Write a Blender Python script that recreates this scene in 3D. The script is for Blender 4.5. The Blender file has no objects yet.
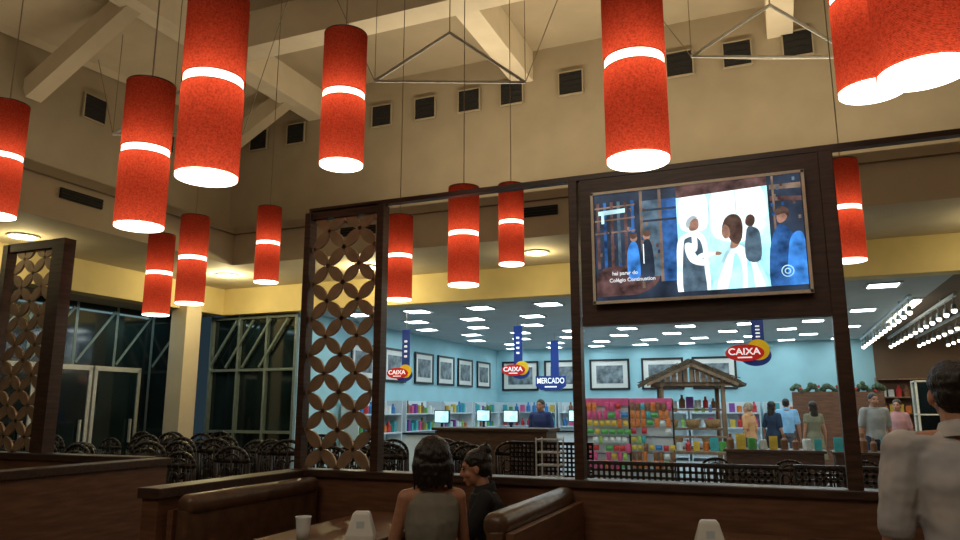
import bpy, math, random
from mathutils import Vector, Matrix
random.seed(7)
S=bpy.context.scene
COL=S.collection
try:
    S.view_settings.view_transform='Standard'
except Exception: pass

# ---------------------------------------------------------------- materials
def mat(name,col,rough=.6,metal=0.0,emit=0.0,ecol=None,noise=.12,scale=12.0,bump=.05,stretch=None,spec=.5,col2=None):
    m=bpy.data.materials.new(name); m.use_nodes=True
    nt=m.node_tree; N=nt.nodes; L=nt.links
    b=N['Principled BSDF']
    b.inputs['Roughness'].default_value=rough; b.inputs['Metallic'].default_value=metal
    b.inputs['Specular IOR Level'].default_value=spec
    tc=N.new('ShaderNodeTexCoord'); mp=N.new('ShaderNodeMapping')
    L.new(tc.outputs['Object'],mp.inputs['Vector'])
    if stretch: mp.inputs['Scale'].default_value=stretch
    nz=N.new('ShaderNodeTexNoise'); nz.inputs['Scale'].default_value=scale; nz.inputs['Detail'].default_value=4
    L.new(mp.outputs['Vector'],nz.inputs['Vector'])
    rp=N.new('ShaderNodeValToRGB')
    rp.color_ramp.elements[0].position=.3; rp.color_ramp.elements[1].position=.7
    rp.color_ramp.elements[0].color=tuple(max(0,c*(1-noise)) for c in col)+(1,)
    rp.color_ramp.elements[1].color=tuple(min(1,c*(1+noise)) for c in (col2 or col))+(1,)
    L.new(nz.outputs['Fac'],rp.inputs['Fac']); L.new(rp.outputs['Color'],b.inputs['Base Color'])
    if bump>0:
        bp=N.new('ShaderNodeBump'); bp.inputs['Strength'].default_value=bump; bp.inputs['Distance'].default_value=.02
        L.new(nz.outputs['Fac'],bp.inputs['Height']); L.new(bp.outputs['Normal'],b.inputs['Normal'])
    if emit>0:
        b.inputs['Emission Strength'].default_value=emit
        if ecol: b.inputs['Emission Color'].default_value=tuple(ecol)+(1,)
        else: L.new(rp.outputs['Color'],b.inputs['Emission Color'])
    return m
def shade_mat():
    m=bpy.data.materials.new('red_fabric'); m.use_nodes=True
    nt=m.node_tree; N=nt.nodes; L=nt.links
    N.remove(N['Principled BSDF']); out=N['Material Output']
    tc=N.new('ShaderNodeTexCoord')
    w=N.new('ShaderNodeTexWave'); w.bands_direction='Z'; w.inputs['Scale'].default_value=62; w.inputs['Distortion'].default_value=5; w.inputs['Detail'].default_value=3
    L.new(tc.outputs['Object'],w.inputs['Vector'])
    nz=N.new('ShaderNodeTexNoise'); nz.inputs['Scale'].default_value=110; nz.inputs['Detail'].default_value=3
    L.new(tc.outputs['Object'],nz.inputs['Vector'])
    ad=N.new('ShaderNodeMath'); ad.operation='MULTIPLY_ADD'; L.new(w.outputs['Fac'],ad.inputs[0]); ad.inputs[1].default_value=.45; L.new(nz.outputs['Fac'],ad.inputs[2])
    rp=N.new('ShaderNodeValToRGB'); rp.color_ramp.elements[0].position=.35; rp.color_ramp.elements[1].position=1.0
    rp.color_ramp.elements[0].color=(.15,.016,.009,1); rp.color_ramp.elements[1].color=(.54,.075,.034,1)
    L.new(ad.outputs[0],rp.inputs['Fac'])
    d=N.new('ShaderNodeBsdfDiffuse'); t=N.new('ShaderNodeBsdfTranslucent'); mx=N.new('ShaderNodeMixShader'); mx.inputs[0].default_value=.5
    L.new(rp.outputs['Color'],d.inputs['Color']); L.new(rp.outputs['Color'],t.inputs['Color'])
    L.new(d.outputs[0],mx.inputs[1]); L.new(t.outputs[0],mx.inputs[2]); L.new(mx.outputs[0],out.inputs['Surface'])
    return m
M={}
M['wood']=mat('dark_walnut',(.060,.029,.018),.42,noise=.45,scale=6,bump=.03,stretch=(1,1,9))
M['woodh']=mat('dark_walnut_rail',(.056,.028,.019),.4,noise=.4,scale=6,bump=.03,stretch=(1,9,9))
M['panelwood']=mat('reddish_brown_laminate',(.155,.070,.037),.42,noise=.3,scale=5,bump=.02,stretch=(1,1,8))
M['lattice']=mat('bronze_cut_lattice',(.38,.26,.16),.38,.3,noise=.2,scale=8)
M['leather']=mat('brown_leather',(.10,.050,.028),.35,noise=.3,scale=14,bump=.15)
M['tan']=mat('tan_plaster',(.40,.335,.235),.9,noise=.06,scale=2,bump=.02)
M['ceil']=mat('ceiling_plaster',(.47,.395,.28),.9,noise=.06,scale=2,bump=.02)
M['cream']=mat('cream_paint',(.62,.53,.38),.8,noise=.05,scale=3,bump=.01)
M['beam']=mat('pale_beam_paint',(.82,.73,.56),.8,noise=.05,scale=3,bump=.01)
M['yellow']=mat('mustard_yellow_paint',(.70,.57,.27),.75,noise=.08,scale=2,bump=.01)
M['vent']=mat('black_vent',(.012,.012,.012),.7,noise=.2)
M['steel']=mat('painted_steel',(.50,.49,.45),.45,.3,noise=.1)
M['wire']=mat('thin_wire',(.30,.24,.17),.5,.3,noise=.1)
M['floor']=mat('brown_floor_tile',(.12,.075,.05),.3,noise=.25,scale=3)
M['sfloor']=mat('pale_store_tile',(.40,.44,.44),.3,noise=.08,scale=3)
M['storewall']=mat('pale_blue_store_wall',(.34,.61,.68),.8,noise=.05,scale=2,bump=.01)
M['storeceil']=mat('store_ceiling_tile',(.44,.50,.52),.85,noise=.05,scale=2,bump=.01)
M['aisleceil']=mat('brown_aisle_ceiling',(.14,.095,.06),.85,noise=.1,scale=2,bump=.01)
M['aislewall']=mat('warm_aisle_wall',(.16,.10,.06),.8,noise=.1,scale=2,bump=.01)
M['led']=mat('led_panel',(1,1,1),.5,emit=13,ecol=(.86,.96,1.0),noise=0,bump=0)
M['ledw']=mat('warm_tube',(1,1,1),.5,emit=7,ecol=(1,.90,.70),noise=0,bump=0)
M['down']=mat('warm_downlight',(1,1,1),.5,emit=10,ecol=(1,.93,.75),noise=0,bump=0)
M['glow']=mat('lamp_diffuser',(1,1,1),.5,emit=3.0,ecol=(1,.86,.66),noise=.02,bump=0)
M['glowd']=mat('lamp_bottom_diffuser',(1,1,1),.5,emit=5.5,ecol=(1,.86,.66),noise=.02,bump=0)
M['shade']=shade_mat()
M['glass']=mat('night_window_glass',(.006,.014,.017),.08,noise=.6,scale=1.2,spec=.7,bump=0)
M['mullion']=mat('grey_window_frame',(.16,.21,.21),.4,.1)
M['white']=mat('white_plastic',(.75,.75,.70),.4,noise=.03,bump=.01)
M['whitem']=mat('white_metal',(.6,.68,.72),.4,noise=.03)
M['black']=mat('black_plastic',(.012,.012,.014),.3,noise=.2)
M['blackm']=mat('dark_wrought_iron',(.026,.016,.011),.35,.4,noise=.3)
M['perf']=mat('perforated_grey_metal',(.10,.095,.09),.4,.3,noise=.2)
M['silver']=mat('brushed_bezel',(.85,.80,.66),.4,.1)
M['navy']=mat('navy_sign_board',(.01,.04,.24),.5,emit=.25,noise=.05)
M['red']=mat('red_sign_board',(.60,.015,.015),.5,emit=.25,noise=.05)
M['yel']=mat('yellow_sign_board',(.9,.6,.02),.5,emit=.2,noise=.05)
M['txtw']=mat('white_lettering',(.9,.95,1),.5,emit=.7,noise=0,bump=0)
M['straw']=mat('straw_thatch',(.10,.07,.042),.9,noise=.6,scale=30,bump=.4,stretch=(4,1,1))
M['rustic']=mat('rustic_timber',(.22,.14,.08),.7,noise=.35,scale=10,stretch=(1,1,.2))
M['wicker']=mat('wicker',(.40,.25,.11),.8,noise=.5,scale=60,bump=.5)
M['photo']=mat('monochrome_photograph',(.16,.20,.22),.5,noise=.85,scale=5,bump=0)
M['clear']=mat('cup_plastic',(.75,.8,.8),.15,noise=.05)
M['green']=mat('garland_green',(.07,.11,.06),.8,noise=.5,scale=50,bump=.5)
def colm(name,c,emit=0,**k): return mat(name,c,.55,noise=.15,emit=emit,**k)
PROD=[colm('package_'+n,c) for n,c in [('red',(.5,.03,.03)),('pink',(.6,.08,.22)),('green',(.08,.35,.08)),('lime',(.3,.48,.1)),('yellow',(.6,.42,.05)),('orange',(.6,.17,.03)),('blue',(.03,.18,.45)),('teal',(.05,.38,.42)),('white',(.6,.66,.66)),('brown',(.20,.09,.04)),('purple',(.2,.05,.3))]]

# ---------------------------------------------------------------- mesh builder
class MB:
    def __init__(s): s.v=[]; s.f=[]; s.m=[]; s.xf=None
    def add(s,vs,fs,m=0):
        o=len(s.v)
        if s.xf is not None: vs=[s.xf@Vector(v) for v in vs]
        s.v+= [tuple(v) for v in vs]; s.f+=[tuple(i+o for i in f) for f in fs]; s.m+=[m]*len(fs)
    def box(s,c,d,m=0,rz=0,rx=0,ry=0):
        hx,hy,hz=d[0]/2,d[1]/2,d[2]/2
        R=Matrix.Rotation(rz,3,'Z')@Matrix.Rotation(ry,3,'Y')@Matrix.Rotation(rx,3,'X')
        vs=[R@Vector((x,y,z))+Vector(c) for x in(-hx,hx) for y in(-hy,hy) for z in(-hz,hz)]
        s.add(vs,[(0,1,3,2),(4,6,7,5),(0,4,5,1),(2,3,7,6),(0,2,6,4),(1,5,7,3)],m)
    def cone(s,a,b,r0,r1,n=16,m=0,caps=True):
        a=Vector(a);b=Vector(b);d=(b-a)
        if d.length<1e-6: return
        q=d.to_track_quat('Z','Y')
        vs=[]
        for p,r in((a,r0),(b,r1)):
            for i in range(n):
                t=2*math.pi*i/n; vs.append(q@Vector((math.cos(t)*r,math.sin(t)*r,0))+p)
        fs=[(i,(i+1)%n,n+(i+1)%n,n+i) for i in range(n)]
        if caps: fs+= [tuple(range(n-1,-1,-1)),tuple(range(n,2*n))]
        s.add(vs,fs,m)
    def ell(s,c,r,n=14,m=0,R=None):
        c=Vector(c); vs=[];fs=[]; k=n//2+1
        if not hasattr(r,'__len__'): r=(r,r,r)
        for j in range(1,k):
            ph=math.pi*j/k
            for i in range(n):
                t=2*math.pi*i/n
                p=Vector((r[0]*math.sin(ph)*math.cos(t),r[1]*math.sin(ph)*math.sin(t),r[2]*math.cos(ph)))
                vs.append((R@p if R else p)+c)
        tp=Vector((0,0,r[2])); bt=Vector((0,0,-r[2]))
        vs.append((R@tp if R else tp)+c); vs.append((R@bt if R else bt)+c)
        T=len(vs)-2;B=T+1
        for j in range(k-2):
            for i in range(n):
                a=j*n+i;b=j*n+(i+1)%n
                fs.append((a,a+n,b+n,b))
        for i in range(n):
            fs.append((T,i,(i+1)%n)); o=(k-2)*n; fs.append((B,o+(i+1)%n,o+i))
        s.add(vs,fs,m)
    def cap(s,a,b,r0,r1,n=12,m=0):
        s.ell(a,r0,n,m); s.ell(b,r1,n,m); s.cone(a,b,r0,r1,n,m)
    def tube(s,pts,r,n=6,m=0):
        for i in range(len(pts)-1): s.cone(pts[i],pts[i+1],r,r,n,m)
    def loft(s,rings,n=24,m=0,close=True):
        vs=[];fs=[]
        for (cx,cy,cz,rx,ry) in rings:
            for i in range(n):
                t=2*math.pi*i/n; vs.append((cx+rx*math.cos(t),cy+ry*math.sin(t),cz))
        for j in range(len(rings)-1):
            for i in range(n):
                a=j*n+i;b=j*n+(i+1)%n; fs.append((a,b,b+n,a+n))
        if close:
            fs.append(tuple(range(n-1,-1,-1))); o=(len(rings)-1)*n; fs.append(tuple(range(o,o+n)))
        s.add(vs,fs,m)
    def poly(s,pts,m=0): s.add(pts,[tuple(range(len(pts)))],m)
    def prism(s,pts,th,m=0):
        n=len(pts); vs=[(x,-th/2,z) for x,z in pts]+[(x,th/2,z) for x,z in pts]
        fs=[tuple(range(n)),tuple(range(2*n-1,n-1,-1))]+[((i+1)%n,i,n+i,n+(i+1)%n) for i in range(n)]
        s.add(vs,fs,m)
    def obj(s,name,mats,parent=None,loc=(0,0,0),rz=0,smooth=False,bevel=0,label=None,cat=None,kind=None,group=None,remesh=0,sm=2,folds=0,fscale=.09):
        me=bpy.data.meshes.new(name); me.from_pydata(s.v,[],s.f)
        if not isinstance(mats,(list,tuple)): mats=[mats]
        for x in mats: me.materials.append(x)
        for p,i in zip(me.polygons,s.m): p.material_index=i; p.use_smooth=smooth
        me.update()
        o=bpy.data.objects.new(name,me); COL.objects.link(o)
        o.location=loc; o.rotation_euler=(0,0,rz)
        if parent: o.parent=parent
        if remesh:
            r=o.modifiers.new('r','REMESH'); r.mode='VOXEL'; r.voxel_size=remesh; r.use_smooth_shade=True
            q=o.modifiers.new('s','SMOOTH'); q.factor=.5; q.iterations=sm
            if folds:
                tx=bpy.data.textures.new('folds','CLOUDS'); tx.noise_scale=fscale; tx.noise_depth=2
                dm=o.modifiers.new('d','DISPLACE'); dm.texture=tx; dm.strength=folds; dm.mid_level=.5; dm.texture_coords='LOCAL'
            bpy.context.view_layer.update()
            dg=bpy.context.evaluated_depsgraph_get()
            nm=bpy.data.meshes.new_from_object(o.evaluated_get(dg)); o.modifiers.clear(); o.data=nm
            nm.materials.clear()
            for x in mats: nm.materials.append(x)
            for p in nm.polygons: p.material_index=0; p.use_smooth=True
        if bevel:
            b=o.modifiers.new('b','BEVEL'); b.width=bevel; b.segments=2; b.limit_method='ANGLE'
        if label: o['label']=label
        if cat: o['category']=cat
        if kind: o['kind']=kind
        if group: o['group']=group
        return o
def thing(name,label,cat,loc,rz=0,group=None):
    e=bpy.data.objects.new(name,None); e.empty_display_size=.1; COL.objects.link(e)
    e.location=loc; e.rotation_euler=(0,0,rz); e['label']=label; e['category']=cat
    if group: e['group']=group
    return e
def bx(name,c,d,m,parent=None,bevel=0,loc=(0,0,0),**k):
    b=MB(); b.box(c,d); return b.obj(name,m,parent,loc=loc,bevel=bevel,**k)
def sbox(name,x0,x1,y0,y1,z0,z1,m):
    return bx(name,(0,0,0),(x1-x0,y1-y0,z1-z0),m,loc=((x0+x1)/2,(y0+y1)/2,(z0+z1)/2),kind='structure')
def clone(o,loc,rz=None,group=None,label=None,sc=None):
    c=o.copy(); COL.objects.link(c); c.location=loc
    if rz is not None: c.rotation_euler=(0,0,rz)
    if sc: c.scale=(sc,sc,sc)
    if group: c['group']=group
    if label: c['label']=label
    for ch in o.children:
        k=ch.copy(); COL.objects.link(k); k.parent=c
        for g in ch.children:
            kk=g.copy(); COL.objects.link(kk); kk.parent=k
    return c
def text(body,size,m,parent,loc,name='lettering',ext=.002,rx=math.pi/2,rz=0,ry=0,shear=0,sx=1,left=False):
    cu=bpy.data.curves.new(name,'FONT'); cu.body=body; cu.size=size; cu.extrude=ext; cu.align_x='LEFT' if left else 'CENTER'; cu.align_y='CENTER'; cu.shear=shear; cu.offset=size*.012
    t=bpy.data.objects.new(name,cu); COL.objects.link(t)
    bpy.context.view_layer.update()
    me=bpy.data.meshes.new_from_object(t.evaluated_get(bpy.context.evaluated_depsgraph_get()))
    bpy.data.objects.remove(t)
    me.materials.clear(); me.materials.append(m)
    o=bpy.data.objects.new(name,me); COL.objects.link(o); o.location=loc; o.rotation_euler=(rx,ry,rz); o.scale=(sx,1,1)
    if parent: o.parent=parent
    return o
def light(kind,name,loc,energy,col,size=.1,rot=(0,0,0),**k):
    l=bpy.data.lights.new(name,kind); l.energy=energy; l.color=col
    if kind=='AREA':
        l.shape='RECTANGLE'; l.size=size[0]; l.size_y=size[1]
    else: l.shadow_soft_size=size
    for a,b in k.items(): setattr(l,a,b)
    o=bpy.data.objects.new(name,l); COL.objects.link(o); o.location=loc; o.rotation_euler=rot
    return o

# ---------------------------------------------------------------- camera / world
cd=bpy.data.cameras.new('camera'); cam=bpy.data.objects.new('camera',cd); COL.objects.link(cam)
cd.sensor_width=36; cd.lens=27; cd.clip_end=200
cam.location=(0,0,1.45); cam.rotation_euler=(math.radians(100.8),0,math.radians(22.5))
S.camera=cam
w=bpy.data.worlds.new('night'); S.world=w; w.use_nodes=True
w.node_tree.nodes['Background'].inputs[0].default_value=(.05,.09,.12,1); w.node_tree.nodes['Background'].inputs[1].default_value=.3

# ---------------------------------------------------------------- room shell
XL=-10.0; YB=11.0; XR=7.0; YF=-4.0; ZC=7.5
sbox('floor',-14,9,YF,YB,-.1,0,M['floor'])
sbox('floor_store',-14,9,YB,22,-.1,0,M['sfloor'])
sbox('ceiling',XL-.2,XR+.2,YF,YB+.2,ZC,ZC+.15,M['ceil'])
sbox('wall_back_upper',XL-.2,XR,YB,YB+.2,3.7,ZC,M['tan'])
sbox('trim_1',XL,XR,YB-.12,YB+.2,3.2,3.7,M['yellow'])
sbox('wall_side_upper',XL-.2,XL,YF,YB,3.7,ZC,M['tan'])
sbox('trim_2',XL-.2,XL+.12,YF,YB-.12,3.2,3.7,M['yellow'])
sbox('wall_right',XR,XR+.2,YF,YB,0,ZC,M['tan'])
sbox('wall_front',XL-.2,XR+.2,YF-.2,YF,0,ZC,M['tan'])
sbox('trim_3',XL+1.95,XR,9.0,YB,3.7,4.22,M['cream'])
sbox('trim_4',XL,XL+1.95,YF,YB,3.7,4.22,M['cream'])
sbox('trim_5',XL+2.0,XR,8.94,9.06,4.2,4.32,M['tan'])
sbox('trim_6',XL+1.89,XL+2.01,YF,9.06,4.2,4.32,M['tan'])
def slope(name,pts,m):
    b=MB(); n=[Vector(p) for p in pts]; nn=(n[1]-n[0]).cross(n[3]-n[0]).normalized()*.06
    vs=n+[p+nn for p in n]; b.add(vs,[(0,1,2,3),(7,6,5,4),(0,4,5,1),(1,5,6,2),(2,6,7,3),(3,7,4,0)])
    b.obj(name,m,kind='structure')
slope('ceiling_slope_side',[(XL,YF,6.1),(XL,YB,7.1),(-8.0,YB,ZC),(-8.0,YF,ZC)],M['cream'])
def rafter(name,a,b_,wd,ht,m):
    a=Vector(a);c=Vector(b_);d=c-a;L=d.length
    b=MB(); b.box((0,0,0),(L,wd,ht)); o=b.obj(name,m,kind='structure'); o.location=(a+c)/2; o.rotation_mode='QUATERNION'; o.rotation_quaternion=d.to_track_quat('X','Z')
for i,Y in enumerate((10.2,6.7,3.2)):
    rafter('trim_%d'%(40+i),(-10.0,Y,6.05),(-7.9,Y,7.2),.24,.30,M['cream'])
def vent(loc,rz,g='clerestory vents'):
    v=thing('wall_vent','small square black louvred vent high in plaster wall','vent',loc,rz,g)
    b=MB(); b.box((0,0,0),(.40,.03,.40)); b.obj('opening',M['vent'],v)
    b=MB()
    for sx,sz,dx,dz in((0,.205,.43,.02),(0,-.205,.43,.02),(.205,0,.02,.40),(-.205,0,.02,.40)): b.box((sx,-.01,sz),(dx,.04,dz))
    b.obj('frame',M['tan'],v)
    b=MB()
    for i in range(4): b.box((0,-.012,-.15+i*.1),(.40,.02,.008),rx=.5)
    b.obj('louvre',M['black'],v)
    return v
v0=vent((.58,YB-.03,6.78),0)
for X in(-.27,-1.13,-2.0,-2.9,-3.95,-4.75,-5.62,-6.52,-7.45,-8.45,-9.35,1.45,2.3,3.2,4.1): clone(v0,(X,YB-.03,6.78 if X>-8 else 6.72))
for Y in(9.2,7.75,5.6,4.6): clone(v0,(XL+.03,Y,6.2),math.pi/2)
g0=thing('air_grille','long dark linear air-conditioning grille set in the ledge','air grille',(-5.7,8.986,4.05),0,'ledge air grilles')
b=MB(); b.box((0,0,0),(.6,.03,.13)); b.obj('recess',M['vent'],g0)
b=MB()
for i in range(3): b.box((0,-.02,-.04+.04*i),(.6,.015,.008))
b.obj('slat',M['black'],g0)
for X in(-2.9,.2,3.0): clone(g0,(X,8.986,4.05))
for Y in(6.2,2.5): clone(g0,(XL+1.964,Y,4.05),math.pi/2)
for i,X in enumerate((-8.0,-3.75,.35,4.6)):
    sbox('trim_%d'%(10+i),X-.18,X+.18,YF,YB,6.95,ZC,M['beam'])
for i,Y in enumerate((8.3,4.3,.3)):
    sbox('trim_%d'%(20+i),XL+1.9,XR,Y-.2,Y+.2,6.9,ZC,M['beam'])
def truss(loc):
    t=thing('hanging_truss','thin grey steel triangular truss hung from roof beams','roof truss',loc,0,'steel roof trusses')
    A=(-.95,-.3,-.55);B=(0,0,.1);C=(.95,.3,-.65);D=(0,.9,-.2)
    b=MB(); b.tube([A,C],.018); b.tube([A,B,C],.022); b.tube([A,D,C],.014)
    b.obj('bar',M['steel'],t)
    for p,q,r in((B,(0,0,1.2),.008),(A,(-.95,-.3,1.3),.005),(C,(.95,.3,1.3),.005),(A,(-1.9,0,1.2),.006),(C,(1.9,0,1.2),.006)):
        b=MB(); b.tube([p,q],r); b.obj('hanger_rod',M['wire'],t)
    return t
t0=truss((-3.75,8.0,6.25))
for p in((.2,9.0,6.3),(-8.0,7.6,6.0),(-5.6,4.0,6.3)): clone(t0,p)

# store shell
SX=-8.4; SY=21.7; AX=2.3
sbox('wall_store_side',SX-.15,SX,YB+.2,SY,0,3.25,M['storewall'])
sbox('wall_store_back',SX-.15,AX,SY,SY+.15,0,3.25,M['storewall'])
sbox('wall_aisle_back',AX,8.2,SY,SY+.15,0,3.25,M['aislewall'])
sbox('wall_store_right',8.0,8.2,YB,SY,0,3.25,M['aislewall'])
sbox('ceiling_store',SX-.15,AX,YB+.2,SY+.15,3.25,3.4,M['storeceil'])
sbox('ceiling_aisle',AX,8.2,YB+.2,SY+.15,3.25,3.4,M['aisleceil'])
p0=None
for ix in range(8):
    for iy in range(7):
        X=-7.6+ix*1.3+(0.5 if iy%2 else 0); Y=12.1+iy*1.5
        if X>1.95: continue
        if p0 is None:
            p0=thing('ceiling_light_panel','square white glowing panel set in store ceiling','ceiling light',(X,Y,3.24),0,'store ceiling lights')
            bx('diffuser',(0,0,0),(.40,.40,.016),M['led'],p0); b=MB()
            for a,c,d,e in((0,.22,.48,.04),(0,-.22,.48,.04),(.22,0,.04,.40),(-.22,0,.04,.40)): b.box((a,c,0),(d,e,.02))
            b.obj('frame',M['whitem'],p0)
        else: clone(p0,(X,Y,3.24))
light('AREA','store_wash',(-2.9,16.5,3.2),100,(.55,.87,1),(10,9))
light('AREA','aisle_wash',(5.3,17,3.0),110,(1,.80,.52),(5,8))
tb=thing('tube_light','long white linear tube light along the store aisle ceiling','ceiling light',(2.2,15.6,3.22),0,'linear tube lights')
bx('tube',(0,0,-.02),(.09,3.6,.04),M['ledw'],tb); bx('housing',(0,0,.015),(.16,3.7,.03),M['whitem'],tb)

e=thing('glass_facade','dark night-time glazed entrance with grey frames','window',(SX-.9,YB+.1,0))
bx('pane',(0,0.06,1.6),(2.0,.03,3.2),M['glass'],e)
b=MB()
for x in(-1,-.33,.33,1): b.box((x,0,1.6),(.05,.08,3.2))
for z in(.05,1.0,2.15,3.15): b.box((0,0,z),(2.0,.07,.05))
for x in(-.9,-.5,-.1,.3): b.box((x+.2,-.03,2.65),(.04,.04,1.1),ry=.6)
b.obj('frame',M['mullion'],e)
e=thing('glass_facade','dark glazed side entrance with sloping roof struts and grey frames','window',(XL-.9,4.5,0),math.pi/2)
bx('pane',(0,-.06,1.6),(13,.03,3.2),M['glass'],e)
b=MB()
for i in range(17): b.box((-6.4+i*.8,.0,1.6),(.05,.16,3.2))
for z in(.05,1.0,2.15,3.15): b.box((0,0,z),(13,.14,.05))
for i in range(16): b.box((-6.0+i*.8,.0,2.65),(.045,.16,1.15),ry=.65)
b.obj('frame',M['mullion'],e)
sbox('wall_entrance_soffit',XL-1,XL-.2,YF,YB,3.2,3.35,M['tan'])
light('AREA','entrance_fill',(XL-.35,6.5,3.15),20,(.6,.95,1),(.2,8))  # added teal fill that lifts the entrance glazing, not a real tube
sbox('trim_30',-10.05,-9.70,9.77,10.13,0,3.7,M['cream'])
d0=thing('entrance_door','glass entrance door with pale metal frame and handle','door',(XL-.7,8.3,0),math.pi/2)
b=MB(); b.box((-.45,0,1.05),(.06,.06,2.1)); b.box((.45,0,1.05),(.06,.06,2.1)); b.box((0,0,2.1),(.96,.06,.08)); b.box((0,0,.05),(.96,.06,.1)); b.obj('frame',M['steel'],d0)
bx('pane',(0,0,1.07),(.84,.02,1.98),M['glass'],d0); bx('handle',(.3,-.06,1.05),(.03,.04,.4),M['steel'],d0)
for Y in(9.3,7.3,6.0,5.0,4.0): clone(d0,(XL-.7,Y,0))
dn=thing('downlight','round recessed warm downlight in ledge soffit','ceiling light',(-3.2,9.9,3.69),0,'soffit downlights')
b=MB(); b.cone((0,0,-.01),(0,0,.005),.15,.15,24); b.obj('lens',M['down'],dn)
b=MB(); b.cone((0,0,-.012),(0,0,.008),.19,.19,24); b.obj('rim',M['white'],dn)
dn.children[0].location.z=-.006
P=[(-6.1,9.9),(-.3,9.9),(2.6,9.9),(-8.7,9.6),(-9.2,6.3),(-9.2,3.4)]
for x,y in P: clone(dn,(x,y,3.69))
for x,y in P+[(-3.2,9.9)]:
    light('POINT','downlight_bulb',(x,y,3.5),50 if (x,y) in((-6.1,9.9),(-8.7,9.6)) else 14,(1,.84,.44),.08)

# ---------------------------------------------------------------- pendant lamps
def lamp(loc,top):
    l=thing('pendant_lamp','tall red fabric cylinder pendant with glowing white band','pendant lamp',loc,0,'red cylinder pendant lamps')
    R=.134
    def shell(z0,z1,r):
        b=MB(); n=40; vs=[];fs=[]
        for z in(z0,z1):
            for i in range(n): t=2*math.pi*i/n; vs.append((r*math.cos(t),r*math.sin(t),z))
        b.add(vs,[(i,(i+1)%n,n+(i+1)%n,n+i) for i in range(n)]); return b
    shell(.02,.43,R).obj('lamp_shade',M['shade'],l,smooth=True)
    shell(.47,.87,R).obj('lamp_shade',M['shade'],l,smooth=True)
    shell(.425,.475,R-.006).obj('light_band',M['glow'],l,smooth=True)
    b=MB(); b.cone((0,0,.012),(0,0,.03),R-.004,R-.004,40); b.obj('bottom_diffuser',M['glowd'],l)
    b=MB(); n=40
    b.cone((0,0,.866),(0,0,.874),R+.001,R+.001,40,caps=False)
    for a in range(3):
        t=a*2.094; b.tube([(0,0,.87),(R*math.cos(t),R*math.sin(t),.87)],.004)
    b.obj('top_ring',M['blackm'],l)
    return l
def cable(l,h):
    b=MB(); b.cone((0,0,.87),(0,0,h),.0045,.0045,6); b.cone((0,0,h-.06),(0,0,h),.05,.06,16); b.obj('cable',M['wire'],l)
LP=[(-5.16,3.31,2.79),(-3.29,2.91,2.435),(-2.26,2.33,2.42),(-2.38,3.54,2.88),(-5.98,5.60,2.38),(-5.19,5.25,2.41),(-5.22,6.38,2.80),(-3.48,6.27,2.49),(-2.43,5.50,2.45),(-2.50,6.89,2.89),(-.495,2.95,2.46),(.59,6.54,2.62),(.445,3.28,2.75),(.49,2.52,2.48)]
l0=lamp(LP[0],0)
ls=[l0]+[clone(l0,p) for p in LP[1:]]
for l,p in zip(ls,LP):
    cable(l,ZC-p[2])
    light('POINT','bulb',(p[0],p[1],p[2]+.44),2.3,(1,.80,.56),.05)

# ---------------------------------------------------------------- partition
PX=-3.364; PY=4.615
pt=thing('partition_screen','dark walnut restaurant partition with posts, open bays and TV panel','partition',(PX,PY,0))
bx('base_panel',(2.35,0,.48),(4.7,.10,.96),M['panelwood'],pt)
bx('sill',(2.35,0,.98),(4.74,.16,.05),M['woodh'],pt,bevel=.006)
bx('top_rail',(2.6,0,2.98),(5.2,.06,.035),M['woodh'],pt)
for x,wd in((0.0,.055),(.655,.06),(2.147,.06),(3.70,.08)):
    bx('post',(x,0,1.98),(wd,.09,1.96),M['wood'],pt,bevel=.004)
bx('top_board',(.33,0,2.94),(.6,.06,.07),M['wood'],pt)
bx('tv_panel',(2.925,-.0,2.48),(1.47,.05,.96),M['wood'],pt)
bx('mid_rail',(2.925,-.0,2.0),(1.47,.08,.06),M['woodh'],pt)
def lens(b,p,q,th,y=0):
    p=Vector(p);q=Vector(q);d=q-p;L=d.length;u=d/L;n=Vector((-u.y,u.x))
    pts=[]
    R=L/math.sqrt(2); h=R*math.cos(math.pi/4)
    k=8
    for s_ in(1,-1):
        for i in range(k):
            t=-math.pi/4+ (math.pi/2)*i/k
            a=L/2+R*math.sin(t); c=R*math.cos(t)-h
            if s_==-1: a=L-a
            pt_=p+u*a+n*(c*s_)*1.1
            pts.append((pt_.x,pt_.y))
    b.prism(pts[::-1],th)
def latt(cols,rows,a,x0,z0):
    b=MB()
    for i in range(cols):
        for j in range(rows):
            cx=x0+(i+.5)*a; cz=z0+(j+.5)*a
            for sx in(-1,1):
                for sz in(-1,1): lens(b,(cx,cz),(cx+sx*a/2,cz+sz*a/2),.02)
            b.box((cx,0,cz),(.03,.02,.03))
    for i in range(cols+1):
        for j in range(rows+1): b.box((x0+i*a,0,z0+j*a),(.035,.02,.035),ry=math.pi/4)
    return b
b=latt(2,7,.276,.045,1.01); b.obj('lattice',M['lattice'],pt)
pl=thing('partition_screen','dark bronze lattice partition panel standing on low wall','partition',(-6.15,PY,0))
bx('post',(0,0,2.03),(.16,.12,1.95),M['wood'],pl); bx('post',(-.75,0,2.03),(.07,.1,1.95),M['wood'],pl)
bx('top_board',(-.37,0,2.97),(.72,.08,.08),M['wood'],pl)
latt(2,7,.277,-.65,1.05).obj('lattice',M['lattice'],pl)
def lowwall(x0,x1,y0,y1,h,lab):
    t=thing('low_wall',lab,'low wall',((x0+x1)/2,(y0+y1)/2,0)); dx=x1-x0;dy=y1-y0
    bx('panel',(0,0,(h-.06)/2),(dx,dy,h-.06),M['panelwood'],t); bx('cap_rail',(0,0,h-.03),(dx+.05,dy+.04,.06),M['woodh'],t,bevel=.006)
lowwall(-4.86,-4.74,.8,4.69,1.04,'low reddish-brown wood wall with dark cap rail')
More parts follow.
